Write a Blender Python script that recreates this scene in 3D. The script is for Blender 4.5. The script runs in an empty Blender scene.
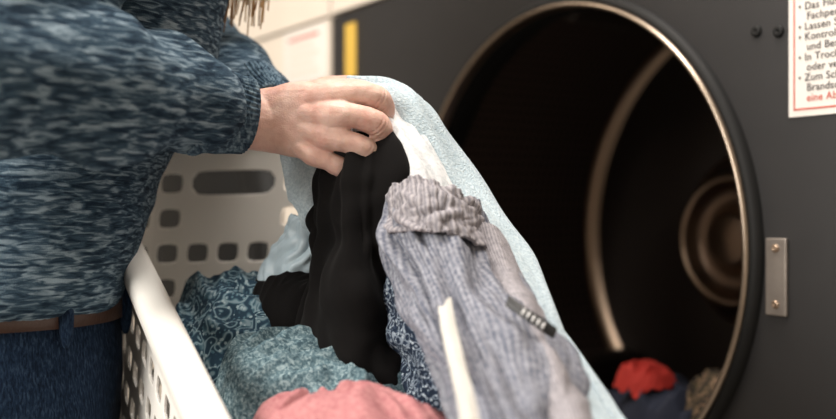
import bpy, bmesh, math, random
from mathutils import Vector, noise, Matrix
random.seed(3)
H=1.08
def V(x,y,z): return Vector((x,y,z+H))
scene=bpy.context.scene
COL=scene.collection
# ------------------------------------------------------------ helpers
def empty(name,loc=(0,0,0),rotz=0):
    e=bpy.data.objects.new(name,None); COL.objects.link(e); e.location=loc; e.rotation_euler=(0,0,rotz); e.empty_display_size=.05
    return e
def mk(name,verts,faces,mat=None,parent=None,smooth=True,uvs=None,mods=()):
    me=bpy.data.meshes.new(name); me.from_pydata([tuple(v) for v in verts],[],faces); me.update()
    if uvs:
        l=me.uv_layers.new(name="UVMap")
        for lp in me.loops: l.data[lp.index].uv=uvs[lp.vertex_index]
    if mat: me.materials.append(mat)
    if smooth:
        for p in me.polygons: p.use_smooth=True
    o=bpy.data.objects.new(name,me); COL.objects.link(o)
    if parent: o.parent=parent
    for m in mods:
        if m[0]=='sub':
            k=o.modifiers.new('s','SUBSURF'); k.levels=m[1]; k.render_levels=m[1]
        if m[0]=='sol':
            k=o.modifiers.new('t','SOLIDIFY'); k.thickness=m[1]; k.offset=m[2] if len(m)>2 else 0
        if m[0]=='bev':
            k=o.modifiers.new('b','BEVEL'); k.width=m[1]; k.segments=3; k.limit_method='ANGLE'
    return o
def cr(P,t):
    n=len(P)-1; t=max(0,min(n-1e-6,t*n)); i=int(t); f=t-i
    p1=P[i];p2=P[i+1];p0=P[i-1] if i>0 else p1*2-p2;p3=P[i+2] if i+2<=n else p2*2-p1
    return 0.5*((2*p1)+(p2-p0)*f+(2*p0-5*p1+4*p2-p3)*f*f+(3*p1-p0-3*p2+p3)*f**3)
def lerpl(R,t):
    n=len(R)-1; t=max(0,min(n-1e-6,t*n)); i=int(t); f=t-i; f=f*f*(3-2*f)*.5+f*.5
    return R[i]*(1-f)+R[i+1]*f
def tube(pts,radii,seg=20,n=40,up=Vector((0,0,1)),flat=1.0,cap=True):
    V_=[];F=[]
    P=[Vector(p) for p in pts]
    L=[]
    for k in range(n+1):
        t=k/n
        c=cr(P,t)
        c2=cr(P,min(1,t+.01)); c1=cr(P,max(0,t-.01))
        L.append((c,(c2-c1).normalized(),lerpl(radii,t)))
    if cap:
        c,t,r=L[0]; pre=[(c-t*r*math.sin(a),t,r*math.cos(a)) for a in (1.5,1.2,.8,.4)]
        c,t,r=L[-1]; post=[(c+t*r*math.sin(a),t,r*math.cos(a)) for a in (.4,.8,1.2,1.5)]
        L=pre+L+post
    for c,t,r in L:
        s=t.cross(up).normalized(); u=s.cross(t).normalized()
        for j in range(seg):
            a=2*math.pi*j/seg
            V_.append(c+u*r*math.cos(a)+s*r*flat*math.sin(a))
    m=len(L)
    for i in range(m-1):
        for j in range(seg):
            F.append((i*seg+j,i*seg+(j+1)%seg,(i+1)*seg+(j+1)%seg,(i+1)*seg+j))
    F.append(tuple(range(seg))[::-1]); F.append(tuple((m-1)*seg+j for j in range(seg)))
    return V_,F
def secloft(secs,n=40,seg=40,power=2.3):
    V_=[];F=[]
    C=[s[0] for s in secs]
    for k in range(n+1):
        t=k/n; c=cr(C,t); w=lerpl([s[2] for s in secs],t); d=lerpl([s[4] for s in secs],t)
        wd=lerpl([s[1] for s in secs],t).normalized(); fd=lerpl([s[3] for s in secs],t).normalized()
        for j in range(seg):
            a=2*math.pi*j/seg; ca,sa=math.cos(a),math.sin(a)
            q=(abs(ca)**power+abs(sa)**power)**(-1/power)
            V_.append(c+wd*w*ca*q+fd*d*sa*q)
    for i in range(n):
        for j in range(seg):
            F.append((i*seg+j,i*seg+(j+1)%seg,(i+1)*seg+(j+1)%seg,(i+1)*seg+j))
    F.append(tuple(range(seg))[::-1]); F.append(tuple(n*seg+j for j in range(seg)))
    return V_,F
def ellipsoid(c,r,rot=None,seg=20,rings=12):
    V_=[];F=[];c=Vector(c)
    for i in range(1,rings):
        th=math.pi*i/rings
        for j in range(seg):
            a=2*math.pi*j/seg
            p=Vector((r[0]*math.sin(th)*math.cos(a),r[1]*math.sin(th)*math.sin(a),r[2]*math.cos(th)))
            if rot: p=rot@p
            V_.append(c+p)
    for i in range(rings-2):
        for j in range(seg):
            F.append((i*seg+j,(i+1)*seg+j,(i+1)*seg+(j+1)%seg,i*seg+(j+1)%seg))
    F.append(tuple(range(seg))); F.append(tuple((rings-2)*seg+j for j in range(seg))[::-1])
    return V_,F
def combine(parts):
    V_=[];F=[]
    for v,f in parts:
        o=len(V_); V_+=list(v); F+=[tuple(i+o for i in q) for q in f]
    return V_,F
def fused(name,parts,voxel,smooth,mat,parent,disp=None,post=0):
    v,f=combine(parts)
    o=mk(name,v,f,mat)
    bm=bmesh.new(); bm.from_mesh(o.data); bmesh.ops.recalc_face_normals(bm,faces=bm.faces); bm.to_mesh(o.data); bm.free()
    r=o.modifiers.new('r','REMESH'); r.mode='VOXEL'; r.voxel_size=voxel; r.use_smooth_shade=True
    s=o.modifiers.new('s','SMOOTH'); s.iterations=smooth; s.factor=.5
    dg=bpy.context.evaluated_depsgraph_get(); ev=o.evaluated_get(dg)
    me=bpy.data.meshes.new_from_object(ev); o.modifiers.clear(); o.data=me
    if not me.materials: me.materials.append(mat)
    if disp:
        nn=[v.normal.copy() for v in me.vertices]
        for v,nr in zip(me.vertices,nn):
            v.co=v.co+nr*disp(v.co)
    for p in me.polygons: p.use_smooth=True
    if post:
        s=o.modifiers.new('s','SMOOTH'); s.iterations=post; s.factor=.5
    if parent: o.parent=parent
    return o
def N(x,y,z): return noise.noise(Vector((x,y,z)))
def ridge(x,y,z): return 1-2.2*math.sqrt(N(x,y,z)**2+.003)
# ------------------------------------------------------------ materials
def nt(name):
    m=bpy.data.materials.new(name); m.use_nodes=True; t=m.node_tree; b=t.nodes['Principled BSDF']; return m,t,b
def plain(name,col,rough=.6,metal=0,bump=0,bscale=200,var=0,coat=0,sss=0,spec=None,sheen=0):
    m,t,b=nt(name); b.inputs['Roughness'].default_value=rough; b.inputs['Metallic'].default_value=metal
    b.inputs['Base Color'].default_value=(*col,1)
    if spec is not None: b.inputs['Specular IOR Level'].default_value=spec
    if sheen: b.inputs['Sheen Weight'].default_value=sheen; b.inputs['Sheen Roughness'].default_value=.4
    tc=t.nodes.new('ShaderNodeTexCoord')
    if var:
        n=t.nodes.new('ShaderNodeTexNoise'); n.inputs['Scale'].default_value=bscale*.1; n.inputs['Detail'].default_value=5
        t.links.new(tc.outputs['Object'],n.inputs['Vector'])
        r=t.nodes.new('ShaderNodeValToRGB'); r.color_ramp.elements[0].position=.3; r.color_ramp.elements[1].position=.7
        r.color_ramp.elements[0].color=(*[c*(1-var) for c in col],1); r.color_ramp.elements[1].color=(*[min(1,c*(1+var)) for c in col],1)
        t.links.new(n.outputs['Fac'],r.inputs['Fac']); t.links.new(r.outputs['Color'],b.inputs['Base Color'])
    if bump:
        n=t.nodes.new('ShaderNodeTexNoise'); n.inputs['Scale'].default_value=bscale; t.links.new(tc.outputs['Object'],n.inputs['Vector'])
        bp=t.nodes.new('ShaderNodeBump'); bp.inputs['Strength'].default_value=bump; bp.inputs['Distance'].default_value=.001
        t.links.new(n.outputs['Fac'],bp.inputs['Height']); t.links.new(bp.outputs['Normal'],b.inputs['Normal'])
    if coat: b.inputs['Coat Weight'].default_value=coat
    return m
def skin_mat():
    m,t,b=nt('skin'); b.inputs['Roughness'].default_value=.5; b.inputs['Specular IOR Level'].default_value=.35
    b.inputs['Subsurface Weight'].default_value=.2; b.inputs['Subsurface Radius'].default_value=(.010,.004,.002); b.inputs['Subsurface Scale'].default_value=.5
    tc=t.nodes.new('ShaderNodeTexCoord')
    n=t.nodes.new('ShaderNodeTexNoise'); n.inputs['Scale'].default_value=42; n.inputs['Detail'].default_value=6; n.inputs['Roughness'].default_value=.6; t.links.new(tc.outputs['Object'],n.inputs['Vector'])
    r=t.nodes.new('ShaderNodeValToRGB'); e=r.color_ramp.elements; e[0].position=.32; e[0].color=(.61,.34,.28,1); e[1].position=.66; e[1].color=(.74,.53,.45,1)
    t.links.new(n.outputs['Fac'],r.inputs['Fac']); t.links.new(r.outputs['Color'],b.inputs['Base Color'])
    v=t.nodes.new('ShaderNodeTexVoronoi'); v.inputs['Scale'].default_value=800; t.links.new(tc.outputs['Object'],v.inputs['Vector'])
    n2=t.nodes.new('ShaderNodeTexNoise'); n2.inputs['Scale'].default_value=200; n2.inputs['Detail'].default_value=4; t.links.new(tc.outputs['Object'],n2.inputs['Vector'])
    a=t.nodes.new('ShaderNodeMath'); a.operation='MULTIPLY_ADD'; a.inputs[1].default_value=.35; t.links.new(v.outputs['Distance'],a.inputs[0]); t.links.new(n2.outputs['Fac'],a.inputs[2])
    bp=t.nodes.new('ShaderNodeBump'); bp.inputs['Strength'].default_value=.5; bp.inputs['Distance'].default_value=.001
    t.links.new(a.outputs[0],bp.inputs['Height']); t.links.new(bp.outputs['Normal'],b.inputs['Normal'])
    return m
def streaky(name,cols,scale,rough=.95,bscale=900,pos=(.36,.5,.66),coord='Object',bump=.5,rot=(0,0,0),detail=3,sheen=0):
    m,t,b=nt(name); b.inputs['Roughness'].default_value=rough; b.inputs['Specular IOR Level'].default_value=.15
    if sheen: b.inputs['Sheen Weight'].default_value=sheen; b.inputs['Sheen Roughness'].default_value=.4
    tc=t.nodes.new('ShaderNodeTexCoord'); mp=t.nodes.new('ShaderNodeMapping'); mp.inputs['Scale'].default_value=scale; mp.inputs['Rotation'].default_value=rot
    t.links.new(tc.outputs[coord],mp.inputs['Vector'])
    n=t.nodes.new('ShaderNodeTexNoise'); n.inputs['Scale'].default_value=1; n.inputs['Detail'].default_value=detail; n.inputs['Distortion'].default_value=.6
    t.links.new(mp.outputs['Vector'],n.inputs['Vector'])
    r=t.nodes.new('ShaderNodeValToRGB'); e=r.color_ramp.elements
    e[0].position=pos[0]; e[0].color=(*cols[0],1); e[1].position=pos[2]; e[1].color=(*cols[2],1)
    k=e.new(pos[1]); k.color=(*cols[1],1)
    t.links.new(n.outputs['Fac'],r.inputs['Fac']); t.links.new(r.outputs['Color'],b.inputs['Base Color'])
    n2=t.nodes.new('ShaderNodeTexNoise'); n2.inputs['Scale'].default_value=bscale; t.links.new(tc.outputs['Object'],n2.inputs['Vector'])
    ad=t.nodes.new('ShaderNodeMath'); t.links.new(n.outputs['Fac'],ad.inputs[0]); t.links.new(n2.outputs['Fac'],ad.inputs[1])
    bp=t.nodes.new('ShaderNodeBump'); bp.inputs['Strength'].default_value=bump; bp.inputs['Distance'].default_value=.0012
    t.links.new(ad.outputs[0],bp.inputs['Height']); t.links.new(bp.outputs['Normal'],b.inputs['Normal'])
    return m
def paisley(name,dark,mid,light,scale=45):
    m,t,b=nt(name); b.inputs['Roughness'].default_value=.85; b.inputs['Specular IOR Level'].default_value=.2
    tc=t.nodes.new('ShaderNodeTexCoord')
    n=t.nodes.new('ShaderNodeTexNoise'); n.inputs['Scale'].default_value=scale*.8; n.inputs['Detail'].default_value=1
    t.links.new(tc.outputs['Object'],n.inputs['Vector'])
    mx=t.nodes.new('ShaderNodeVectorMath'); mx.operation='SCALE'; mx.inputs['Scale'].default_value=.035
    t.links.new(n.outputs['Color'],mx.inputs[0])
    ad=t.nodes.new('ShaderNodeVectorMath'); ad.operation='ADD'; t.links.new(tc.outputs['Object'],ad.inputs[0]); t.links.new(mx.outputs[0],ad.inputs[1])
    v=t.nodes.new('ShaderNodeTexVoronoi'); v.inputs['Scale'].default_value=scale; t.links.new(ad.outputs[0],v.inputs['Vector'])
    s=t.nodes.new('ShaderNodeMath'); s.operation='MULTIPLY'; s.inputs[1].default_value=17; t.links.new(v.outputs['Distance'],s.inputs[0])
    si=t.nodes.new('ShaderNodeMath'); si.operation='SINE'; t.links.new(s.outputs[0],si.inputs[0])
    v2=t.nodes.new('ShaderNodeTexVoronoi'); v2.inputs['Scale'].default_value=scale*3.3; t.links.new(tc.outputs['Object'],v2.inputs['Vector'])
    lt=t.nodes.new('ShaderNodeMath'); lt.operation='LESS_THAN'; lt.inputs[1].default_value=.28; t.links.new(v2.outputs['Distance'],lt.inputs[0])
    ml=t.nodes.new('ShaderNodeMath'); ml.operation='MULTIPLY_ADD'; ml.inputs[1].default_value=.45; t.links.new(lt.outputs[0],ml.inputs[0]); 
    h=t.nodes.new('ShaderNodeMath'); h.operation='MULTIPLY_ADD'; h.inputs[1].default_value=.34; h.inputs[2].default_value=.34; t.links.new(si.outputs[0],h.inputs[0])
    t.links.new(h.outputs[0],ml.inputs[2])
    r=t.nodes.new('ShaderNodeValToRGB'); e=r.color_ramp.elements; e[0].position=.22; e[0].color=(*dark,1); e[1].position=.85; e[1].color=(*light,1); k=e.new(.5); k.color=(*mid,1)
    t.links.new(ml.outputs[0],r.inputs['Fac']); t.links.new(r.outputs['Color'],b.inputs['Base Color'])
    return m
def stripes(name,c1,c2,freq,axis='X',rough=.9,bump=.3,heather=.25,mix=.5):
    m,t,b=nt(name); b.inputs['Roughness'].default_value=rough; b.inputs['Specular IOR Level'].default_value=.15
    tc=t.nodes.new('ShaderNodeTexCoord'); w=t.nodes.new('ShaderNodeTexWave'); w.bands_direction=axis; w.inputs['Scale'].default_value=freq; w.inputs['Distortion'].default_value=.6
    t.links.new(tc.outputs['UV'],w.inputs['Vector'])
    n=t.nodes.new('ShaderNodeTexNoise'); n.inputs['Scale'].default_value=330; n.inputs['Detail'].default_value=4; t.links.new(tc.outputs['Object'],n.inputs['Vector'])
    a=t.nodes.new('ShaderNodeMath'); a.operation='MULTIPLY_ADD'; a.inputs[1].default_value=mix; t.links.new(w.outputs['Fac'],a.inputs[0]); 
    a2=t.nodes.new('ShaderNodeMath'); a2.operation='MULTIPLY_ADD'; a2.inputs[1].default_value=4.4*heather; a2.inputs[2].default_value=-2.2*heather+.5-mix/2; t.links.new(n.outputs['Fac'],a2.inputs[0])
    t.links.new(a2.outputs[0],a.inputs[2])
    r=t.nodes.new('ShaderNodeValToRGB'); e=r.color_ramp.elements; e[0].position=.15; e[0].color=(*c1,1); e[1].position=.85; e[1].color=(*c2,1)
    t.links.new(a.outputs[0],r.inputs['Fac']); t.links.new(r.outputs['Color'],b.inputs['Base Color'])
    bp=t.nodes.new('ShaderNodeBump'); bp.inputs['Strength'].default_value=bump; bp.inputs['Distance'].default_value=.001
    t.links.new(a.outputs[0],bp.inputs['Height']); t.links.new(bp.outputs['Normal'],b.inputs['Normal'])
    return m
M_sweater=streaky('blue_heather_knit',[(.011,.023,.041),(.042,.076,.112),(.25,.33,.39)],(62,62,330),pos=(.35,.5,.69),bump=.7,detail=4)
M_cuff=streaky('blue_rib_knit',[(.018,.035,.06),(.055,.095,.135),(.20,.28,.34)],(260,160,160),pos=(.34,.5,.7))
M_skin=skin_mat()
M_nail=plain('nail',(.72,.45,.38),.25)
M_jeans=streaky('indigo_denim',[(.005,.011,.025),(.010,.022,.048),(.04,.07,.12)],(600,600,160),pos=(.35,.52,.8))
M_belt=plain('brown_leather',(.045,.018,.010),.45,0,.3,300)
M_hair=streaky('golden_brown_hair',[(.16,.07,.025),(.38,.21,.09),(.7,.46,.24)],(500,500,12),rough=.5)
M_shoe=plain('shoe_canvas',(.03,.03,.035),.7)
M_basket=plain('white_plastic',(.82,.80,.76),.36,0,.08,120)
M_towel=streaky('pale_blue_terry',[(.40,.50,.56),(.49,.59,.65),(.58,.67,.71)],(420,420,420),bscale=700,bump=.9,sheen=.15)
M_white=streaky('white_jersey',[(.56,.59,.61),(.66,.68,.70),(.74,.75,.76)],(220,220,220),bump=.4)
M_black=plain('black_cotton',(.0055,.005,.005),.95,0,.3,900,spec=.1,sheen=.03)
M_pants=stripes('grey_stripe_cotton',(.075,.085,.12),(.30,.305,.34),24,mix=.35,heather=.3)
M_band=stripes('grey_rib_waistband',(.15,.145,.165),(.40,.375,.39),26,heather=.2,bump=.7,mix=.4)
M_strap=stripes('cream_webbing',(.46,.44,.41),(.72,.70,.65),40,'DIAGONAL',heather=.05,bump=.6)
M_pais=paisley('blue_paisley_cotton',(.022,.05,.08),(.07,.145,.19),(.36,.46,.50),62)
M_navyp=paisley('navy_print_cotton',(.010,.018,.035),(.03,.05,.09),(.45,.52,.58),85)
M_teal=streaky('teal_heather_jersey',[(.045,.08,.10),(.10,.16,.185),(.27,.35,.37)],(350,350,350),pos=(.35,.5,.68))
M_pink=streaky('dusty_pink_jersey',[(.33,.13,.14),(.39,.17,.175),(.44,.21,.21)],(300,300,300),bscale=900,bump=.3)
M_lightsh=plain('pale_blue_satin',(.42,.52,.58),.4,0,.1,100,.1)
M_red=plain('red_cotton',(.42,.022,.014),.8,0,.3,400)
M_navy=plain('navy_cotton',(.015,.02,.04),.9,0,.3,400)
M_floral=paisley('floral_print',(.02,.02,.02),(.10,.08,.04),(.35,.22,.16),60)
M_panel=plain('charcoal_enamel',(.020,.019,.0195),.5,0,.05,300,.06)
M_bezel=plain('black_rubber_gasket',(.007,.007,.007),.6,spec=.25)
M_ring=plain('dull_bronze_steel',(.42,.34,.27),.32,1,.1,400)
M_steel=plain('warm_brushed_steel',(.42,.31,.23),.32,1,.1,400)
M_hub=plain('dark_brushed_steel',(.22,.155,.115),.34,1,.1,400)
M_plate=plain('zinc_plate',(.34,.30,.27),.42,.8,.3,300,.15)
M_cream=plain('cream_enamel',(.66,.59,.51),.5,0,0,100,.04)
M_label=plain('label_paper',(.70,.66,.62),.6)
M_redp=plain('label_red_ink',(.50,.10,.07),.6)
M_ink=plain('label_grey_ink',(.07,.065,.065),.7)
M_yellow=plain('plain_yellow',(.62,.40,.07),.5)
M_tag=plain('black_ribbon',(.008,.008,.009),.5)
M_tagw=plain('white_thread',(.75,.75,.75),.7)
def drum_mat():
    m,t,b=nt('perforated_drum_steel'); b.inputs['Metallic'].default_value=.35; b.inputs['Roughness'].default_value=.45
    tc=t.nodes.new('ShaderNodeTexCoord'); v=t.nodes.new('ShaderNodeTexVoronoi'); v.inputs['Scale'].default_value=1; v.inputs['Randomness'].default_value=0
    mp=t.nodes.new('ShaderNodeMapping'); mp.inputs['Scale'].default_value=(150,26,1); t.links.new(tc.outputs['UV'],mp.inputs['Vector']); t.links.new(mp.outputs['Vector'],v.inputs['Vector'])
    r=t.nodes.new('ShaderNodeValToRGB'); e=r.color_ramp.elements; e[0].position=.25; e[0].color=(.006,.005,.005,1); e[1].position=.32; e[1].color=(.085,.060,.050,1)
    t.links.new(v.outputs['Distance'],r.inputs['Fac']); t.links.new(r.outputs['Color'],b.inputs['Base Color'])
    return m
M_drum=drum_mat()
M_drumback=plain('dark_drum_back',(.036,.027,.023),.45,.3)
# ------------------------------------------------------------ dryer
A=math.radians(56.4)
DC=V(.173,1.25,-.044)
def revolve(name,prof,mat,parent,seg=128,mods=()):
    V_=[];F=[];U=[]
    for i,(r,y) in enumerate(prof):
        for j in range(seg+1):
            a=2*math.pi*j/seg; V_.append((r*math.cos(a),y,r*math.sin(a))); U.append((j/seg,i/(len(prof)-1)))
    w=seg+1
    for i in range(len(prof)-1):
        for j in range(seg): F.append((i*w+j,i*w+j+1,(i+1)*w+j+1,(i+1)*w+j))
    return mk(name,V_,F,mat,parent,uvs=U,mods=mods)
def box(name,lo,hi,mat,parent,bev=.002):
    x0,y0,z0=lo;x1,y1,z1=hi
    v=[(x0,y0,z0),(x1,y0,z0),(x1,y1,z0),(x0,y1,z0),(x0,y0,z1),(x1,y0,z1),(x1,y1,z1),(x0,y1,z1)]
    f=[(0,3,2,1),(4,5,6,7),(0,1,5,4),(1,2,6,5),(2,3,7,6),(3,0,4,7)]
    return mk(name,v,f,mat,parent,smooth=False,mods=(('bev',bev),) if bev else ())
def holed_panel(name,x0,x1,z0,z1,r,mat,parent,y=0,seg=128):
    V_=[];F=[]
    for j in range(seg):
        a=2*math.pi*j/seg; c,s=math.cos(a),math.sin(a)
        tx=(x1 if c>0 else x0)/c if abs(c)>1e-6 else 1e9
        tz=(z1 if s>0 else z0)/s if abs(s)>1e-6 else 1e9
        t=min(tx,tz); V_+= [(r*c,y,r*s),(t*c,y,t*s)]
    for j in range(seg):
        k=(j+1)%seg; F.append((2*j,2*j+1,2*k+1,2*k))
    for (cx,cz) in ((x1,z1),(x0,z1),(x0,z0),(x1,z0)):
        a=math.atan2(cz,cx)%(2*math.pi); j=int(a/(2*math.pi)*seg)%seg; k=(j+1)%seg
        V_.append((cx,y,cz)); F.append((2*j+1,len(V_)-1,2*k+1))
    return mk(name,V_,F,mat,parent,smooth=False)
def build_dryer(s0,s1,loc,matf,main):
    d=empty('tumble_dryer',loc,-A)
    zt=.377; zb=-.66
    holed_panel('front_panel',s0,s1,zb,zt,.300,matf,d)
    box('fascia',(s0,-.004,zt+.004),(s1,.03,zt+.16),M_cream,d)
    box('lower_panel',(s0,-.002,-1.03),(s1,.03,zb-.006),matf,d)
    box('side_left',(s0,.001,-1.03),(s0+.004,.75,zt+.16),M_cream,d,0)
    box('side_right',(s1-.004,.001,-1.03),(s1,.75,zt+.16),M_cream,d,0)
    box('top_cover',(s0,.03,zt+.155),(s1,.75,zt+.16),M_cream,d,0)
    box('back_cover',(s0,.745,-1.03),(s1,.75,zt+.16),M_cream,d,0)
    revolve('collar',[(.2915,.003),(.292,.02),(.297,.045),(.30,.052),(.36,.056)],M_bezel,d)
    if main:
        revolve('door_gasket',[(.3095,.001),(.3085,-.006),(.305,-.0095),(.301,-.011),(.2985,-.010),(.2975,.0)],M_bezel,d)
        revolve('opening_ring',[(.2985,-.009),(.2975,-.0135),(.2955,-.0150),(.2935,-.0140),(.2925,-.009),(.2915,.004)],M_ring,d)
        revolve('drum',[(.36,.056)]+[(.36,.056+.033*k) for k in range(1,11)],M_drum,d)
        revolve('drum_back',[(.352,.398),(.34,.402),(.30,.398),(.20,.392),(.13,.388)],M_drumback,d)
        revolve('drum_back_ring',[(.362,.38),(.358,.390),(.352,.397),(.345,.3985),(.342,.402)],M_steel,d)
        revolve('drum_hub',[(.135,.388),(.115,.378),(.100,.345),(.094,.331)],M_hub,d)
        revolve('hub_ring',[(.094,.331),(.091,.327),(.088,.327),(.085,.331)],M_steel,d)
        revolve('hub_cap',[(.085,.331),(.076,.347),(.070,.352),(.05,.352),(.044,.345),(.040,.327),(.032,.322),(.001,.321)],M_hub,d)
        for k in range(3):
            a=math.radians(100+120*k)
            c=Vector((math.cos(a),0,math.sin(a))); t=Vector((-math.sin(a),0,math.cos(a)))
            vs=[];fs=[]
            for y in (.07,.38):
                for (w,h) in ((-.045,.358),(-.022,.318),(-.008,.30),(.008,.30),(.022,.318),(.045,.358)):
                    vs.append(c*h+t*w+Vector((0,y,0)))
            for q in range(5): fs.append((q,q+1,q+7,q+6))
            fs.append((0,1,2,3,4,5)[::-1]); fs.append((6,7,8,9,10,11))
            mk('lifter_%d'%(k+1),vs,fs,M_drumback,d,smooth=False,mods=(('bev',.006),))
    else:
        revolve('door_glass',[(.29,-.012),(.24,-.03),(.15,-.045),(.001,-.05)],M_bezel,d)
        revolve('door_ring',[(.39,.0),(.385,-.02),(.36,-.034),(.30,-.036),(.28,-.032),(.27,-.02)],M_bezel,d)
        box('door_handle',(.33,-.05,-.07),(.36,-.02,.07),M_bezel,d,.005)
    return d
dryer=build_dryer(-.58,.62,DC,M_panel,True)
LT=Vector((math.cos(A),-math.sin(A),0)); LN=Vector((math.sin(A),math.cos(A),0))
nb=build_dryer(-.58,.575,DC-LT*1.165,M_cream,False)
nb2=build_dryer(-.58,.575,DC-LT*2.33,M_panel,False)
box('strike_plate',(.313,-.0045,-.06),(.337,0,.016),M_plate,dryer,.0015)
def disc(name,x,z,r,mat,parent,y=-.004,h=.003):
    o=revolve(name,[(r,h),(r,0),(r*.8,-h*.5),(r*.25,-h*.5),(.0005,-h*.1)],mat,parent,seg=24); o.location=(x,y,z); return o
disc('plate_screw_1',.325,.006,.0042,M_steel,dryer,-.005)
disc('plate_screw_2',.325,-.049,.0042,M_steel,dryer,-.005)
disc('panel_bolt_1',.300,.222,.006,M_bezel,dryer,-.002)
disc('panel_bolt_2',.326,.218,.006,M_bezel,dryer,-.002)
box('yellow_strip',(-.53,-.004,.265),(-.497,0,.356),M_yellow,dryer,.001)  # flat yellow strip near the panel's left edge
wl=empty('warning_label',(0,0,0)); wl.parent=dryer
box('paper',(.338,-.0015,.133),(.60,0,.36),M_label,wl,0)
for nme,lo,hi in (('border_left',(.3435,-.002,.139),(.3450,-.0014,.355)),('border_bottom',(.3435,-.002,.139),(.595,-.0014,.1408)),('border_right',(.5925,-.002,.139),(.595,-.0014,.355)),('border_top',(.3435,-.002,.3525),(.595,-.0014,.355))):
    box(nme,lo,hi,M_redp,wl,0)
lines=["• Vor dem Betrieb pruefen","• Das Flusensieb taeglich","   Fachpersonal reinigen","• Lassen Sie Waesche nicht","• Kontrollieren Sie Taschen","   und Besatz vor","• In Trockner keine Oele","   oder verwandte Stoffe","• Zum Schutz vor einem","   Brandschutz einhalten","   eine Abschaltung"]
for i,l in enumerate(lines):
    c=bpy.data.curves.new('line_%d'%i,'FONT'); c.body=l; c.size=.0100; c.space_character=1.05
    o=bpy.data.objects.new('text_line_%d'%(i+1),c); COL.objects.link(o); o.parent=wl
    o.location=(.349,-.0024,.147+.0097*(10-i)); o.rotation_euler=(math.pi/2,0,0)
    c.materials.append(M_redp if i==10 else M_ink); c.offset=.0001
pn=empty('instruction_notice',(0,0,0)); pn.parent=nb
box('paper',(.40,-.003,.275),(.565,0,.372),M_label,pn,0)
for k in range(5): box('print_line_%d'%k,(.42,-.004,.355-.016*k),(.54-.02*(k%2),-.0028,.360-.016*k),M_redp if k==0 else M_cream,pn,0)
# ------------------------------------------------------------ cloth builders
def loft(name,rails,mat,seed,amp=.004,nu=70,nv=90,fu=6,fv=1.2,curl=.02,sol=.0022,parent=None,fine=.35,back=Vector((0,1,0)),rib=0,ribn=26,ruf=0):
    R=[[V(*p) for p in r] for r in rails]
    if curl:
        R=[[p+back*curl+(r0[i]-r1[i])*.12 for i,p in enumerate(r0)] for r0,r1 in ((R[0],R[1]),)]+R+[[p+back*curl+(r0[i]-r1[i])*.12 for i,p in enumerate(r0)] for r0,r1 in ((R[-1],R[-2]),)]
    G=[];U=[]
    for j in range(nv+1):
        row=[cr(r,j/nv) for r in R]
        for i in range(nu+1): G.append(cr(row,i/nu))
    w=nu+1
    Wd=(R[0][0]-R[-1][0]).length+.02; Ln=sum((R[len(R)//2][k]-R[len(R)//2][k+1]).length for k in range(len(R[0])-1))
    out=[]
    for j in range(nv+1):
        for i in range(nu+1):
            a=G[j*w+min(i+1,nu)]-G[j*w+max(i-1,0)]; b=G[min(j+1,nv)*w+i]-G[max(j-1,0)*w+i]
            n=a.cross(b); n=n.normalized() if n.length>1e-9 else Vector((0,-1,0))
            u=i/nu; v=j/nv
            wx=u*fu+.8*N(u*2,v*3,seed+9)
            h=ridge(wx,v*fv,seed)*.6+ridge(wx*2.1,v*fv*2,seed+3)*fine+N(wx*.5,v*fv*3,seed+5)*.5
            h+= .2*N(u*fu*3,v*fv*8,seed+7)
            if ruf: h+=ruf*N(u*4,v*16,seed+11)
            h*=amp
            if rib: h+=rib*math.cos(u*2*math.pi*ribn+.6*N(u*5,v*3,seed))
            out.append(G[j*w+i]-n*h if n.y>0 else G[j*w+i]+n*h)
            U.append((u*Wd*10,v*Ln*10))
    F=[(j*w+i,j*w+i+1,(j+1)*w+i+1,(j+1)*w+i) for j in range(nv) for i in range(nu)]
    return mk(name,out,F,mat,parent,uvs=U,mods=(('sol',sol),('sub',1)))
def crumple(name,c,ax,ay,dome,amp,mat,seed,n=110,f=9,st=2.6,ang=.5,parent=None,drop=.05):
    c=V(*c); ax=Vector(ax); ay=Vector(ay); out=[];U=[]
    ca,sa=math.cos(ang),math.sin(ang)
    for j in range(n+1):
        for i in range(n+1):
            u=-1+2*i/n; v=-1+2*j/n
            un=u*math.sqrt(1-.38*v*v); vn=v*math.sqrt(1-.38*u*u); r=math.hypot(un,vn)
            k=1+.12*N(un*1.5,vn*1.5,seed+20)
            p=c+ax*un*k+ay*vn*k
            x=(p.x*ca+p.y*sa)*f; y=(-p.x*sa+p.y*ca)*f*st
            x+=.9*N(p.x*f*.8,p.y*f*.8,seed+1); y+=1.5*N(p.x*f*.7,p.y*f*.7,seed+2)
            h=ridge(x,y,seed)+.38*ridge(x*2.1+.3,y*1.9,seed+4)+.12*ridge(x*4.5,y*4.2,seed+6)
            e=min(1,max(0,(1.0-r)/.25)); 
            z=dome*(1-r*r)+amp*h-drop*(1-e)**2
            q=Vector((amp*.5*N(x*.8,y*.8,seed+8),amp*.5*N(x*.8,y*.8,seed+12),z))
            out.append(p+q); U.append((p.x*10,p.y*10))
    w=n+1
    F=[(j*w+i,j*w+i+1,(j+1)*w+i+1,(j+1)*w+i) for j in range(n) for i in range(n)]
    return mk(name,out,F,mat,parent,uvs=U,mods=(('sol',.002,-1),('sub',1)))
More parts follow.
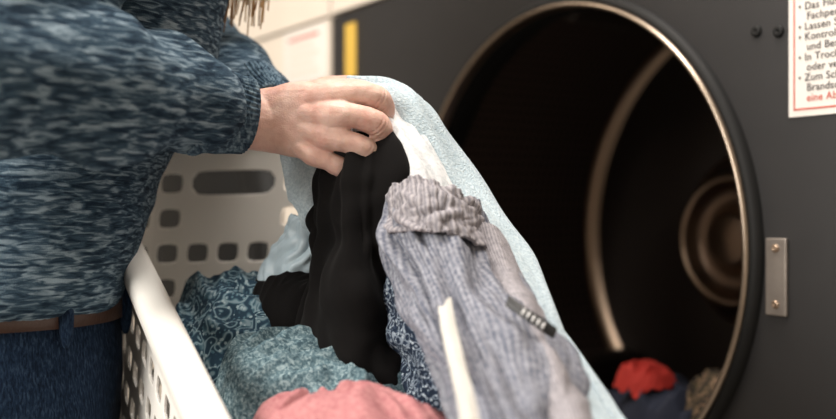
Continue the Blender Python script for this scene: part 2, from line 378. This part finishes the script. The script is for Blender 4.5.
# ------------------------------------------------------------ basket
def build_basket():
    B=empty('laundry_basket')
    C=[Vector((-.058,.48)),Vector((-.334,1.08)),Vector((-.02,1.10)),Vector((.105,.48))]
    pts=[];cut=.07
    for i in range(4):
        p=C[i];a=C[i-1];b=C[(i+1)%4]
        p0=p+(a-p).normalized()*cut; p2=p+(b-p).normalized()*cut
        for k in range(13):
            t=k/12; pts.append((1-t)**2*p0+2*t*(1-t)*p+t*t*p2)
    L=[0]
    for i in range(len(pts)): L.append(L[-1]+(pts[(i+1)%len(pts)]-pts[i]).length)
    NC=50; SUB=3; M=NC*SUB
    def at(s):
        s=s%L[-1]
        for i in range(len(pts)):
            if L[i+1]>=s:
                t=(s-L[i])/(L[i+1]-L[i]+1e-12); return pts[i].lerp(pts[(i+1)%len(pts)],t)
    rim2=[at(L[-1]*k/M) for k in range(M)]
    cen=Vector((-.075,.785))
    def zp(p): return -.018+.33*(p.y-.95)
    def raisez(p): 
        t=max(0,min(1,(p.y-.93)/.14)); return .042*t*t*(3-2*t)
    D=Vector((-.13,.08,-.98))
    def pos(k,t):
        p=rim2[k%M]; q=cen+(p-cen)*.94
        top=V(p.x,p.y,zp(p)+raisez(p)); bot=V(q.x,q.y,zp(q))+D*.26
        return top.lerp(bot,t)
    Vv=[];F=[]
    def cell(i,span,t0,t1,hole):
        n=SUB*span
        o=[(x/n,0) for x in range(n+1)]+[(1,1/3),(1,2/3)]+[(x/n,1) for x in range(n,-1,-1)]+[(0,2/3),(0,1/3)]
        base=len(Vv)
        def P(a,b):
            kk=i*SUB+a*n; k0=math.floor(kk+1e-6); fr=kk-k0
            return pos(k0,t0+(t1-t0)*b).lerp(pos(k0+1,t0+(t1-t0)*b),fr)
        for a,b in o: Vv.append(P(a,b))
        m=len(o)
        if not hole: F.append(tuple(range(base,base+m))); return
        hx,hy=(.68,.54) if span==1 else (.90,.70)
        for a,b in o:
            x=2*a-1;y=2*b-1; q=(abs(x)**5+abs(y)**5)**(-.2)
            Vv.append(P((x*q*hx+1)/2,(y*q*hy+1)/2))
        for e in range(m): F.append((base+e,base+(e+1)%m,base+m+(e+1)%m,base+m+e))
    rows=7; T0=.07; TH=(.95-T0)/rows
    hc=[i for i in range(NC) if rim2[(i*SUB+1)%M].y>1.05 and -.262<rim2[(i*SUB+1)%M].x<-.16][:3]
    for i in range(NC):
        cell(i,1,0,T0,False); cell(i,1,.95,1,False)
        for j in range(rows):
            if i in hc and j<2:
                if j==0 and i==hc[0]: cell(i,len(hc),T0,T0+TH,True)
                if j==1: cell(i,1,T0+TH,T0+2*TH,False)
                continue
            cell(i,1,T0+TH*j,T0+TH*(j+1),True)
    base=len(Vv)
    for k in range(M): Vv.append(pos(k,1))
    F.append(tuple(range(base,base+M)))
    o=mk('basket_sides',Vv,F,M_basket,B,smooth=False)
    bm=bmesh.new(); bm.from_mesh(o.data); bmesh.ops.remove_doubles(bm,verts=bm.verts,dist=.0004); bmesh.ops.recalc_face_normals(bm,faces=bm.faces); bm.to_mesh(o.data); bm.free()
    k=o.modifiers.new('t','SOLIDIFY'); k.thickness=.0032; k.offset=0
    k=o.modifiers.new('b','BEVEL'); k.width=.0009; k.segments=2; k.limit_method='ANGLE'
    prof=[(-.004,.001),(-.003,.006),(.002,.0088),(.013,.0088),(.0205,.005),(.0220,-.003),(.0210,-.016),(.0180,-.016),(.0175,-.003),(.002,.001),(.001,-.006),(-.003,-.006)]
    Rv=[];Rf=[]
    for kk in range(M):
        c=pos(kk,0); t=(pos(kk+1,0)-pos(kk-1,0)).normalized(); up=Vector((0,-.31,.95)); s=t.cross(up).normalized()
        if (s.xy.dot(Vector((c.x,c.y))-cen))<0: s=-s
        for (a,b) in prof: Rv.append(c+s*a+up*b)
    m=len(prof)
    for kk in range(M):
        for e in range(m):
            k2=(kk+1)%M; Rf.append((kk*m+e,kk*m+(e+1)%m,k2*m+(e+1)%m,k2*m+e))
    o=mk('basket_rim',Rv,Rf,M_basket,B,mods=(('sub',1),))
    bm=bmesh.new(); bm.from_mesh(o.data); bmesh.ops.recalc_face_normals(bm,faces=bm.faces); bm.to_mesh(o.data); bm.free()
    return B
basket=build_basket()
# ------------------------------------------------------------ laundry in basket
crumple('dark_pile_filler',(-.085,.86,-.20),(.115,.0,0),(-.06,.15,.03),.05,.015,M_black,31,f=9)  # added dark filler under the pile, closes gaps between the clothes
crumple('black_leggings',(-.100,.89,-.085),(.058,.0,0),(0,.07,0),.030,.012,M_black,5,f=14)
crumple('paisley_shirt',(-.152,.885,-.120),(.074,.0,-.01),(-.038,.09,.03),.044,.016,M_pais,11,f=12,st=2.2,ang=-.6)
crumple('teal_jersey',(-.068,.765,-.152),(.095,.0,-.012),(-.03,.075,.02),.040,.016,M_teal,17,f=13,st=2.6,ang=.25)
crumple('pink_tshirt',(-.040,.650,-.166),(.085,.0,-.004),(-.030,.075,.0),.038,.0125,M_pink,27,f=14,st=2.6,ang=.35)
crumple('navy_blouse',(.01,.76,-.18),(.06,0,0),(-.02,.10,0),.03,.014,M_navyp,29,f=12)
# ------------------------------------------------------------ held laundry
loft('pale_blue_towel',[
 [(-.060,.835,.08),(-.036,.832,.08),(-.03,.825,.055),(-.018,.825,.015),(.005,.80,-.035),(.0274,.73,-.082),(.043,.67,-.120),(.049,.61,-.146),(.055,.57,-.166)],
 [(-.058,.83,.096),(-.026,.822,.092),(-.010,.81,.068),(.010,.80,.030),(.036,.775,-.02),(.060,.72,-.070),(.074,.66,-.1115),(.087,.60,-.1437),(.095,.56,-.165)],
 [(-.061,.842,.106),(-.024,.845,.102),(.000,.835,.084),(.026,.825,.045),(.058,.80,-.007),(.084,.75,-.0563),(.100,.68,-.094),(.117,.62,-.124),(.132,.585,-.152)]],
 M_towel,2,amp=.009,fu=3.6,fv=1.4,curl=.022,sol=.004)
loft('white_tshirt',[
 [(-.045,.81,.070),(-.036,.805,.052),(-.028,.79,.02),(-.018,.78,-.02),(-.008,.77,-.06)],
 [(-.032,.81,.078),(-.018,.79,.054),(-.006,.775,.026),(.008,.768,-.01),(.02,.762,-.05)],
 [(-.022,.82,.082),(-.002,.808,.058),(.014,.798,.028),(.030,.785,-.005),(.042,.775,-.05)]],
 M_white,8,amp=.009,fu=5.5,fv=.9,curl=.012)
loft('pale_blue_towel_end',[  # the towel's other end, hanging behind the hand
 [(-.110,.835,.050),(-.106,.835,.02),(-.097,.835,0),(-.086,.84,-.018)],
 [(-.085,.82,.055),(-.088,.82,.02),(-.084,.82,-.002),(-.080,.83,-.02)],
 [(-.060,.83,.055),(-.062,.83,.02),(-.066,.83,0),(-.072,.84,-.02)]],M_towel,4,amp=.006,fu=4,curl=.012,nu=40,nv=40)
loft('satin_blouse',[
 [(-.100,.865,-.008),(-.112,.87,-.03),(-.128,.88,-.055),(-.140,.89,-.085)],
 [(-.088,.85,-.010),(-.096,.85,-.035),(-.108,.86,-.060),(-.115,.87,-.09)],
 [(-.070,.86,-.012),(-.076,.86,-.035),(-.086,.87,-.058),(-.095,.88,-.09)]],M_lightsh,14,amp=.010,fu=6,curl=.012,nu=60,nv=60)
loft('black_tshirt',[
 [(-.060,.812,.045),(-.076,.80,.015),(-.080,.80,-.02),(-.080,.80,-.06),(-.084,.79,-.10),(-.08,.78,-.135)],
 [(-.042,.798,.056),(-.046,.768,.022),(-.045,.755,-.02),(-.045,.75,-.06),(-.042,.745,-.105),(-.03,.73,-.14)],
 [(-.022,.805,.058),(-.008,.785,.025),(-.010,.785,-.02),(-.018,.78,-.06),(-.012,.775,-.10),(-.008,.76,-.14)]],
 M_black,6,amp=.013,fu=4.2,fv=1.3,curl=.02,ruf=.06)
loft('navy_print_blouse',[
 [(-.025,.775,-.055),(-.022,.77,-.085),(-.012,.755,-.11),(.0,.735,-.145)],
 [(-.010,.755,-.045),(-.006,.735,-.080),(.002,.715,-.115),(.012,.70,-.15)],
 [(.008,.755,-.04),(.012,.735,-.080),(.022,.71,-.115),(.03,.70,-.15)]],M_navyp,19,amp=.008,fu=3.5,fv=1.5,curl=.01)
pants=empty('striped_pants')
rails=[
 [(-.010,.762,.004),(-.0157,.74,-.029),(.002,.69,-.065),(.0205,.64,-.0965),(.033,.59,-.125),(.0405,.56,-.146)],
 [(.002,.744,.010),(.003,.715,-.0246),(.018,.67,-.061),(.0345,.615,-.0967),(.0457,.565,-.124),(.050,.535,-.144)],
 [(.018,.740,.008),(.0255,.715,-.0195),(.039,.67,-.056),(.0545,.615,-.088),(.0635,.565,-.1196),(.068,.535,-.144)],
 [(.034,.762,.002),(.049,.745,-.029),(.065,.70,-.061),(.083,.65,-.093),(.089,.60,-.1175),(.091,.57,-.1465)]]
loft('leg_fabric',rails,M_pants,12,amp=.017,fu=4.6,fv=1.7,curl=.014,parent=pants,nu=120,nv=120)
loft('waistband',[
 [(-.012,.752,.016),(-.0145,.739,.000),(-.017,.730,-.019)],
 [(.002,.730,.020),(.002,.709,.004),(.003,.699,-.016)],
 [(.018,.726,.016),(.022,.708,-.001),(.025,.700,-.020)],
 [(.036,.752,.006),(.044,.738,-.012),(.050,.730,-.033)]],M_band,15,amp=.008,fu=5.5,fv=1.0,curl=.014,parent=pants,nu=260,nv=40,rib=.0009,ribn=22,sol=.003)
loft('side_rib',[
 [(.044,.742,-.012),(.054,.708,-.0434),(.0667,.65,-.0765),(.0777,.60,-.1056),(.079,.55,-.130)],
 [(.052,.736,-.016),(.0633,.698,-.047),(.0762,.64,-.0789),(.0864,.59,-.1066),(.088,.54,-.1296)],
 [(.060,.742,-.022),(.072,.708,-.0528),(.0844,.65,-.0826),(.095,.605,-.1094),(.098,.56,-.1325)]],M_band,25,amp=.005,fu=2,fv=2.4,curl=.008,parent=pants,nu=60,nv=120,sol=.003)
loft('webbing_strap',[
 [(.0130,.672,-.058),(.0133,.636,-.066),(.0160,.608,-.082),(.0192,.570,-.096),(.0222,.540,-.110),(.0228,.515,-.128)],
 [(.0175,.672,-.057),(.0178,.634,-.065),(.0207,.606,-.081),(.0242,.568,-.096),(.0274,.538,-.110),(.0280,.513,-.128)],
 [(.0220,.672,-.058),(.0224,.636,-.065),(.0254,.608,-.081),(.0292,.570,-.096),(.0326,.540,-.110),(.0334,.515,-.128)]],M_strap,3,amp=.0012,curl=0,nu=16,nv=60,fu=1,fv=3,sol=.0015)
tag=empty('garment_tag')
loft('ribbon',[
 [(.0580,.640,-.0545),(.0715,.630,-.0638),(.0880,.630,-.0750)],
 [(.0567,.638,-.0578),(.0702,.628,-.0670),(.0865,.628,-.0782)],
 [(.0553,.638,-.0612),(.0688,.628,-.0704),(.0848,.628,-.0816)]],M_tag,3,amp=.0003,curl=0,nu=10,nv=20,parent=tag,sol=.001)
for k in range(5):
    t=.3+k*.1; a=V(.0567,.635,-.0578).lerp(V(.0865,.6255,-.0782),t)+Vector((0,-.0035,0)); b=Vector((.0009,0,.0018))
    mk('stitch_%d'%(k+1),[a-b,a-b+Vector((.0014,0,-.0010)),a+b+Vector((.0014,0,-.0010)),a+b],[(0,1,2,3)],M_tagw,tag,mods=(('sol',.0004),))
# ------------------------------------------------------------ laundry in drum
def dl(s,l,z):
    p=Vector((.173,1.25,0))+LT*s+LN*l; return (p.x,p.y,z)
T=LT; Nn=LN
crumple('dark_bath_towel',dl(.03,.20,-.31),T*.19,Nn*.12,.07,.015,M_navy,41,f=8)
crumple('red_shirt',dl(.055,.10,-.218),T*.038,Nn*.038,.014,.012,M_red,43,f=30,st=1.5,drop=.012)
crumple('navy_shorts',dl(.09,.10,-.252),T*.085,Nn*.045,.025,.014,M_navy,47,f=14)
crumple('floral_dress',dl(.17,.13,-.235),T*.075,Nn*.06,.03,.015,M_floral,53,f=16)
# ------------------------------------------------------------ person
person=empty('woman')
f=Vector((math.sin(A),math.cos(A),0)); rr=Vector((math.cos(A),-math.sin(A),0))
def S(x,y,z,w,d): return (V(x,y,z),rr,w,f,d)
torso=secloft([S(-.405,.885,-.078,.168,.128),S(-.395,.893,-.03,.172,.126),S(-.362,.905,.05,.165,.125),S(-.335,.92,.15,.17,.132),S(-.31,.93,.25,.178,.12),S(-.295,.94,.33,.15,.09),S(-.28,.95,.375,.075,.065),S(-.272,.957,.40,.06,.058)])
shR=V(-.205,.81,.305); elR=V(-.30,.64,.10); wrR=V(-.140,.788,.075)
def lp(a,b,t): return a.lerp(b,t)
armR1=tube([V(-.27,.90,.30),shR,lp(shR,elR,.5),elR],[.07,.072,.062,.058],n=30)
armR2=tube([elR,lp(elR,wrR,.35),lp(elR,wrR,.6),lp(elR,wrR,.82)],[.059,.056,.048,.037],n=30)
shL=V(-.385,1.07,.305); elL=V(-.245,1.09,.16); wrL=V(-.13,.885,.085)
armL1=tube([V(-.32,.98,.30),shL,lp(shL,elL,.5),elL],[.07,.07,.06,.055],n=30)
armL2=tube([elL,lp(elL,wrL,.4),lp(elL,wrL,.8)],[.055,.047,.036],n=30)
axR=(wrR-elR).normalized()
def sweater_disp(p):
    q=p-elR; t=q.dot(axR); rad=(q-axR*t).length
    d=.0035*ridge(p.x*9,p.y*9,p.z*14)+.002*N(p.x*30,p.y*30,p.z*45)
    if rad<.085 and t>-.02:
        th=math.atan2((p.z-H)-.09,(q-axR*t).y+1e-6)
        ph=t*75+1.6*math.sin(th*1.0)+3*N(p.x*14,p.y*14,p.z*14)
        env=min(1,max(0,(t-.0)/.05))*min(1,max(0,(.195-t)/.03))
        d+=.0055*env*(math.sin(ph))*(.4+.6*abs(N(p.x*12,p.z*12,4)*2))
    else:
        d+=.007*ridge(p.x*6+p.z*9,p.y*5,p.z*7-p.x*10)
    return d
fused('sweater',[torso,armR1,armR2,armL1,armL2],.0045,6,M_sweater,person,sweater_disp,post=2)
def cuff(name,c0,c1,r0,r1,mat,ribs=46,squash=.8):
    ax=(c1-c0).normalized(); up=Vector((0,0,1)); s=ax.cross(up).normalized(); u=s.cross(ax)
    V_=[];F=[];seg=ribs*6
    L=[(0,r0*.96),(.15,r0*1.02),(.35,(r0*.6+r1*.4)*1.0),(.6,(r0*.3+r1*.7)),(.85,r1),(.97,r1),(1.0,r1-.002),(.98,r1-.005),(.8,r1-.006),(.5,r1-.007)]
    for t,r in L:
        for j in range(seg):
            a=2*math.pi*j/seg; rd=r+.0009*math.cos(a*ribs)*(1 if r>r1-.001 else .2)+.0012*math.sin(a*3+t*6)
            V_.append(c0.lerp(c1,t)+u*rd*math.cos(a)+s*rd*squash*math.sin(a))
    for i in range(len(L)-1):
        for j in range(seg): F.append((i*seg+j,i*seg+(j+1)%seg,(i+1)*seg+(j+1)%seg,(i+1)*seg+j))
    return mk(name,V_,F,mat,person)
cuff('cuff_right',lp(elR,wrR,.79),lp(elR,wrR,1.02),.0385,.0300,M_cuff)
cuff('cuff_left',lp(elL,wrL,.78),lp(elL,wrL,1.02),.0365,.0285,M_cuff)
# right hand: back of the hand towards the viewer, thumb on top, fingers closed round the cloth
hand=dict(
 fore=[(-.20,.735,.082),(-.158,.772,.077),(-.132,.795,.074),(-.112,.803,.074)],
 idx=[(-.100,.796,.086),(-.083,.789,.090),(-.068,.783,.0915),(-.050,.786,.0945),(-.033,.795,.0915),(-.0275,.807,.082),(-.033,.819,.074),(-.046,.823,.070)],
 mid=[(-.100,.794,.078),(-.082,.785,.0775),(-.066,.777,.0765),(-.048,.779,.0755),(-.0325,.787,.0700),(-.030,.798,.0605),(-.038,.810,.054),(-.051,.814,.052)],
 rng=[(-.100,.794,.069),(-.084,.786,.065),(-.071,.780,.0605),(-.055,.779,.0560),(-.0415,.786,.0495),(-.041,.797,.0415),(-.048,.807,.037),(-.060,.811,.037)],
 pky=[(-.104,.797,.060),(-.092,.791,.053),(-.081,.786,.0465),(-.069,.785,.0405),(-.0585,.790,.034),(-.058,.799,.0275),(-.064,.807,.0245),(-.074,.810,.026)],
 thb=[(-.112,.808,.083),(-.098,.814,.091),(-.080,.820,.098),(-.060,.823,.101),(-.044,.823,.099),(-.032,.822,.095)])
def build_hand(name,mir):
    T_=(lambda p:V(p[0],p[1],p[2]-.003)) if not mir else (lambda p:V(p[0],1.68-p[1],p[2]+.004))
    sg=1 if not mir else -1
    Z=Vector((0,0,1)); Y=Vector((.3,1*sg,0)).normalized()
    parts=[tube([T_(p) for p in hand['fore']],[.0245,.0235,.0235,.022],flat=.78,n=20)]
    parts.append(secloft([(T_((-.134,.798,.074)),Z,.0235,Y,.0175),(T_((-.118,.801,.0745)),Z,.026,Y,.0165),(T_((-.100,.797,.0745)),Z,.030,Y,.0155),(T_((-.086,.793,.073)),Z,.0315,Y,.0140),(T_((-.074,.793,.070)),Z+Vector((.25,0,0)),.029,Y,.010)],n=20,seg=32,power=2.6))
    for k,rd in (('idx',[.0100,.0104,.0118,.0094,.0104,.0090,.0084,.0070]),('mid',[.0100,.0105,.0122,.0095,.0106,.0092,.0086,.0072]),('rng',[.0100,.0100,.0116,.0090,.0100,.0086,.0081,.0068]),('pky',[.0095,.0094,.0102,.0078,.0086,.0074,.0070,.0060]),('thb',[.013,.0135,.0122,.0100,.0100,.0078])):
        parts.append(tube([T_(p) for p in hand[k]],rd,seg=18,n=56))
    creases=[]
    for k in ('idx','mid','rng','pky'):
        a=T_(hand[k][4]); d=(T_(hand[k][5])-T_(hand[k][3])).normalized(); creases.append((a,d))
    def dsp(p):
        d=.00045*N(p.x*150,p.y*150,p.z*150)
        for a,t in creases:
            q=p-a
            if q.length<.016:
                s=q.dot(t); d-=.0006*max(0,math.cos(s*2*math.pi/.0036))*max(0,1-abs(s)/.007)
        return d
    o=fused(name,parts,.0010,3,M_skin,person,dsp)
    for k,(a,b) in {'idx':(6,7),'mid':(6,7),'rng':(6,7),'pky':(6,7),'thb':(4,5)}.items():
        p=T_(hand[k][b]); q=T_(hand[k][a]); t=(p-q).normalized()
        side=Vector((0,1*sg,-.2)) if k!='thb' else Vector((0,-.35*sg,1))
        nrm=(side-t*side.dot(t)).normalized(); bb=t.cross(nrm)
        m=Matrix((t,bb,nrm)).transposed()
        v,fc=ellipsoid(p+nrm*.0058-t*.001,(.0062,.0046,.0016),rot=m,seg=14,rings=8)
        mk(name+'_nail_'+k,v,fc,M_nail,person)
build_hand('hand_right',False); build_hand('hand_left',True)
# jeans
pel=secloft([S(-.400,.888,-.055,.150,.112),S(-.400,.888,-.12,.158,.122),S(-.405,.886,-.20,.168,.128),S(-.41,.884,-.27,.165,.118)])
def leg(sg):
    h=V(-.405,.887,-.22)+rr*.085*sg; k=V(-.375,.905,-.60)+rr*.10*sg; a=V(-.45,.87,-1.01)+rr*.11*sg
    return tube([h,lp(h,k,.5)+f*.01,k,lp(k,a,.4)-f*.012,a],[.098,.085,.066,.062,.05],n=50),a
(l1,a1),(l2,a2)=leg(1),leg(-1)
fused('jeans',[pel,l1,l2],.006,5,M_jeans,person,lambda p:.006*ridge(p.x*8+p.z*5,p.y*8,p.z*13)+.0015*N(p.x*40,p.y*40,p.z*40),post=1)
bv=[];bf=[];seg=80;w=[(-.068,0),(-.068,.006),(-.093,.006),(-.093,0)]
for z,o in w:
    for j in range(seg):
        a=2*math.pi*j/seg; ca,sa=math.cos(a),math.sin(a); q=(abs(ca)**2.3+abs(sa)**2.3)**(-1/2.3)
        bv.append(V(-.400,.888,z)+rr*(.158+o)*ca*q+f*(.120+o)*sa*q)
for i in range(3):
    for j in range(seg): bf.append((i*seg+j,i*seg+(j+1)%seg,(i+1)*seg+(j+1)%seg,(i+1)*seg+j))
mk('belt',bv,bf,M_belt,person)
for n_,a in enumerate((-.35,.35,1.0,1.7,2.6)):
    ca,sa=math.cos(a),math.sin(a); q=(abs(ca)**2.3+abs(sa)**2.3)**(-1/2.3)
    c=V(-.400,.888,-.085)+rr*.166*ca*q+f*.128*sa*q
    mk('belt_loop_%d'%n_,*ellipsoid(c,(.006,.005,.024)),M_jeans,person)
for n_,a in (('right',a1),('left',a2)):
    v,fc=tube([a+Vector((0,0,-.035))-f*.04,a+Vector((0,0,-.03))+f*.04,a+Vector((0,0,-.04))+f*.14],[.035,.038,.026],n=20)
    v=[Vector((p.x,p.y,max(p.z,.0))) for p in v]
    mk('shoe_'+n_,v,fc,M_shoe,person)
# head, neck, face, hair
hc=V(-.215,1.0,.545); hf=(f*.82+Vector((0,0,-.57))).normalized(); hs=rr; hu=hs.cross(hf).normalized()
if hu.z<0: hu=-hu
RM=Matrix((hf,hs,hu)).transposed()
def hp(a,b,c): return hc+hf*a+hs*b+hu*c
parts=[ellipsoid(hp(0,0,.02),(.095,.075,.09),RM),ellipsoid(hp(.035,0,-.045),(.055,.052,.06),RM),tube([V(-.28,.955,.37),V(-.25,.975,.44),hp(-.02,0,-.05)],[.052,.05,.05],n=16),
 tube([hp(.088,0,.01),hp(.108,0,-.022)],[.007,.011],n=8),ellipsoid(hp(.088,0,-.052),(.008,.022,.006),RM),ellipsoid(hp(.088,0,-.063),(.008,.019,.006),RM),
 ellipsoid(hp(-.005,.077,-.01),(.014,.006,.026),RM),ellipsoid(hp(-.005,-.077,-.01),(.014,.006,.026),RM)]
fused('head',parts,.003,4,M_skin,person)
M_eye=plain('eye_white',(.8,.8,.8),.2); M_iris=plain('iris',(.05,.08,.1),.2)
for sg in (-1,1):
    mk('eye_%s'%('r' if sg>0 else 'l'),*ellipsoid(hp(.082,.03*sg,.003),(.008,.012,.007),RM),M_eye,person)
    mk('iris_%s'%('r' if sg>0 else 'l'),*ellipsoid(hp(.0885,.03*sg,.002),(.003,.005,.005),RM),M_iris,person)
hair=[ellipsoid(hp(-.022,0,.035),(.098,.086,.092),RM)]
random.seed(9)
for k in range(26):
    sg=-1 if k%2 else 1
    a=hp(random.uniform(-.06,.04),.078*sg,random.uniform(-.02,.06)); e=V(-.30+random.uniform(-.05,.05),.96+.10*-sg+random.uniform(-.02,.02),.30+random.uniform(-.03,.03))
    hair.append(tube([a,lp(a,e,.5)+Vector((.01,0,0)),e],[.014,.012,.004],seg=8,n=14))
fused('hair',hair,.004,2,M_hair,person,lambda p:.002*N(p.x*60,p.y*60,p.z*10))
hv=[]
for k in range(80):
    b=hp(.03+random.uniform(-.02,.03),random.uniform(.06,.09),random.uniform(-.02,.05))
    e=V(-.168+random.uniform(-.024,.024),.955+random.uniform(-.02,.02),.178+random.uniform(-.01,.05))
    hv.append(tube([b,lp(b,e,.5)+Vector((random.uniform(-.01,.02),random.uniform(-.01,.01),0)),e],[.003,.0024,.0007],seg=6,n=16))
mk('hair_lock',*combine(hv),M_hair,person)
# ------------------------------------------------------------ room
def room(name,lo,hi,mat):
    o=box(name,lo,hi,mat,None,0); o.rotation_euler=(0,0,-A); o.location=(DC.x,DC.y,0); return o
M_wall=plain('painted_plaster',(.52,.48,.43),.85,0,.15,60,.03)
M_ceil=plain('ceiling_paint',(.6,.58,.55),.9)
m,t,b=nt('floor_tiles'); b.inputs['Roughness'].default_value=.5
tc=t.nodes.new('ShaderNodeTexCoord'); br=t.nodes.new('ShaderNodeTexBrick'); br.offset=0; br.inputs['Scale'].default_value=1; br.inputs['Brick Width'].default_value=.3; br.inputs['Row Height'].default_value=.3; br.inputs['Mortar Size'].default_value=.004
br.inputs['Color1'].default_value=(.22,.20,.18,1); br.inputs['Color2'].default_value=(.26,.24,.21,1); br.inputs['Mortar'].default_value=(.1,.1,.1,1)
t.links.new(tc.outputs['Object'],br.inputs['Vector']); t.links.new(br.outputs['Color'],b.inputs['Base Color']); M_floor=m
X0,X1,Y0,Y1=-3.4,2.4,-3.0,.9
room('floor',(X0,Y0,-.1),(X1,Y1,0),M_floor)
room('ceiling',(X0,Y0,2.75),(X1,Y1,2.85),M_ceil)
room('wall_back',(X0,Y1,0),(X1,Y1+.1,2.75),M_wall)
room('wall_front',(X0,Y0-.1,0),(X1,Y0,2.75),M_wall)
room('wall_left',(X0-.1,Y0,0),(X0,Y1,2.75),M_wall)
room('wall_right',(X1,Y0,0),(X1+.1,Y1,2.75),M_wall)
# ------------------------------------------------------------ lights
def area(name,loc,tgt,size,en,col):
    l=bpy.data.lights.new(name,'AREA'); l.shape='RECTANGLE'; l.size=size[0]; l.size_y=size[1]; l.energy=en; l.color=col
    o=bpy.data.objects.new(name,l); COL.objects.link(o); o.location=loc; o.rotation_euler=(Vector(tgt)-Vector(loc)).to_track_quat('-Z','Y').to_euler(); return o
area('window_light',(-1.75,-.5,1.85),(0,.9,1.0),(1.3,1.2),84,(1,.95,.88))
area('ceiling_fill',(.1,.7,2.65),(.0,.8,1),(1.0,.6),40,(1,.93,.86))  # added soft fill from above, no lamp fitting there
area('ceiling_fill_rear',(-1.3,1.5,2.6),(-1.0,1.4,0),(.8,.6),18,(1,.88,.74))  # unseen second fill, added over the neighbouring machines
w=bpy.data.worlds.new('World'); scene.world=w; w.use_nodes=True; w.node_tree.nodes['Background'].inputs[0].default_value=(.6,.65,.7,1); w.node_tree.nodes['Background'].inputs[1].default_value=.4
# ------------------------------------------------------------ camera
cd=bpy.data.cameras.new('camera'); cam=bpy.data.objects.new('camera',cd); COL.objects.link(cam)
cam.location=(0,0,H); cam.rotation_euler=(math.pi/2,0,0); cd.lens=43.06; cd.sensor_width=36; cd.clip_start=.02
cd.dof.use_dof=True; cd.dof.focus_distance=.80; cd.dof.aperture_fstop=3.2
scene.camera=cam
scene.view_settings.view_transform='Standard'
scene.view_settings.exposure=0
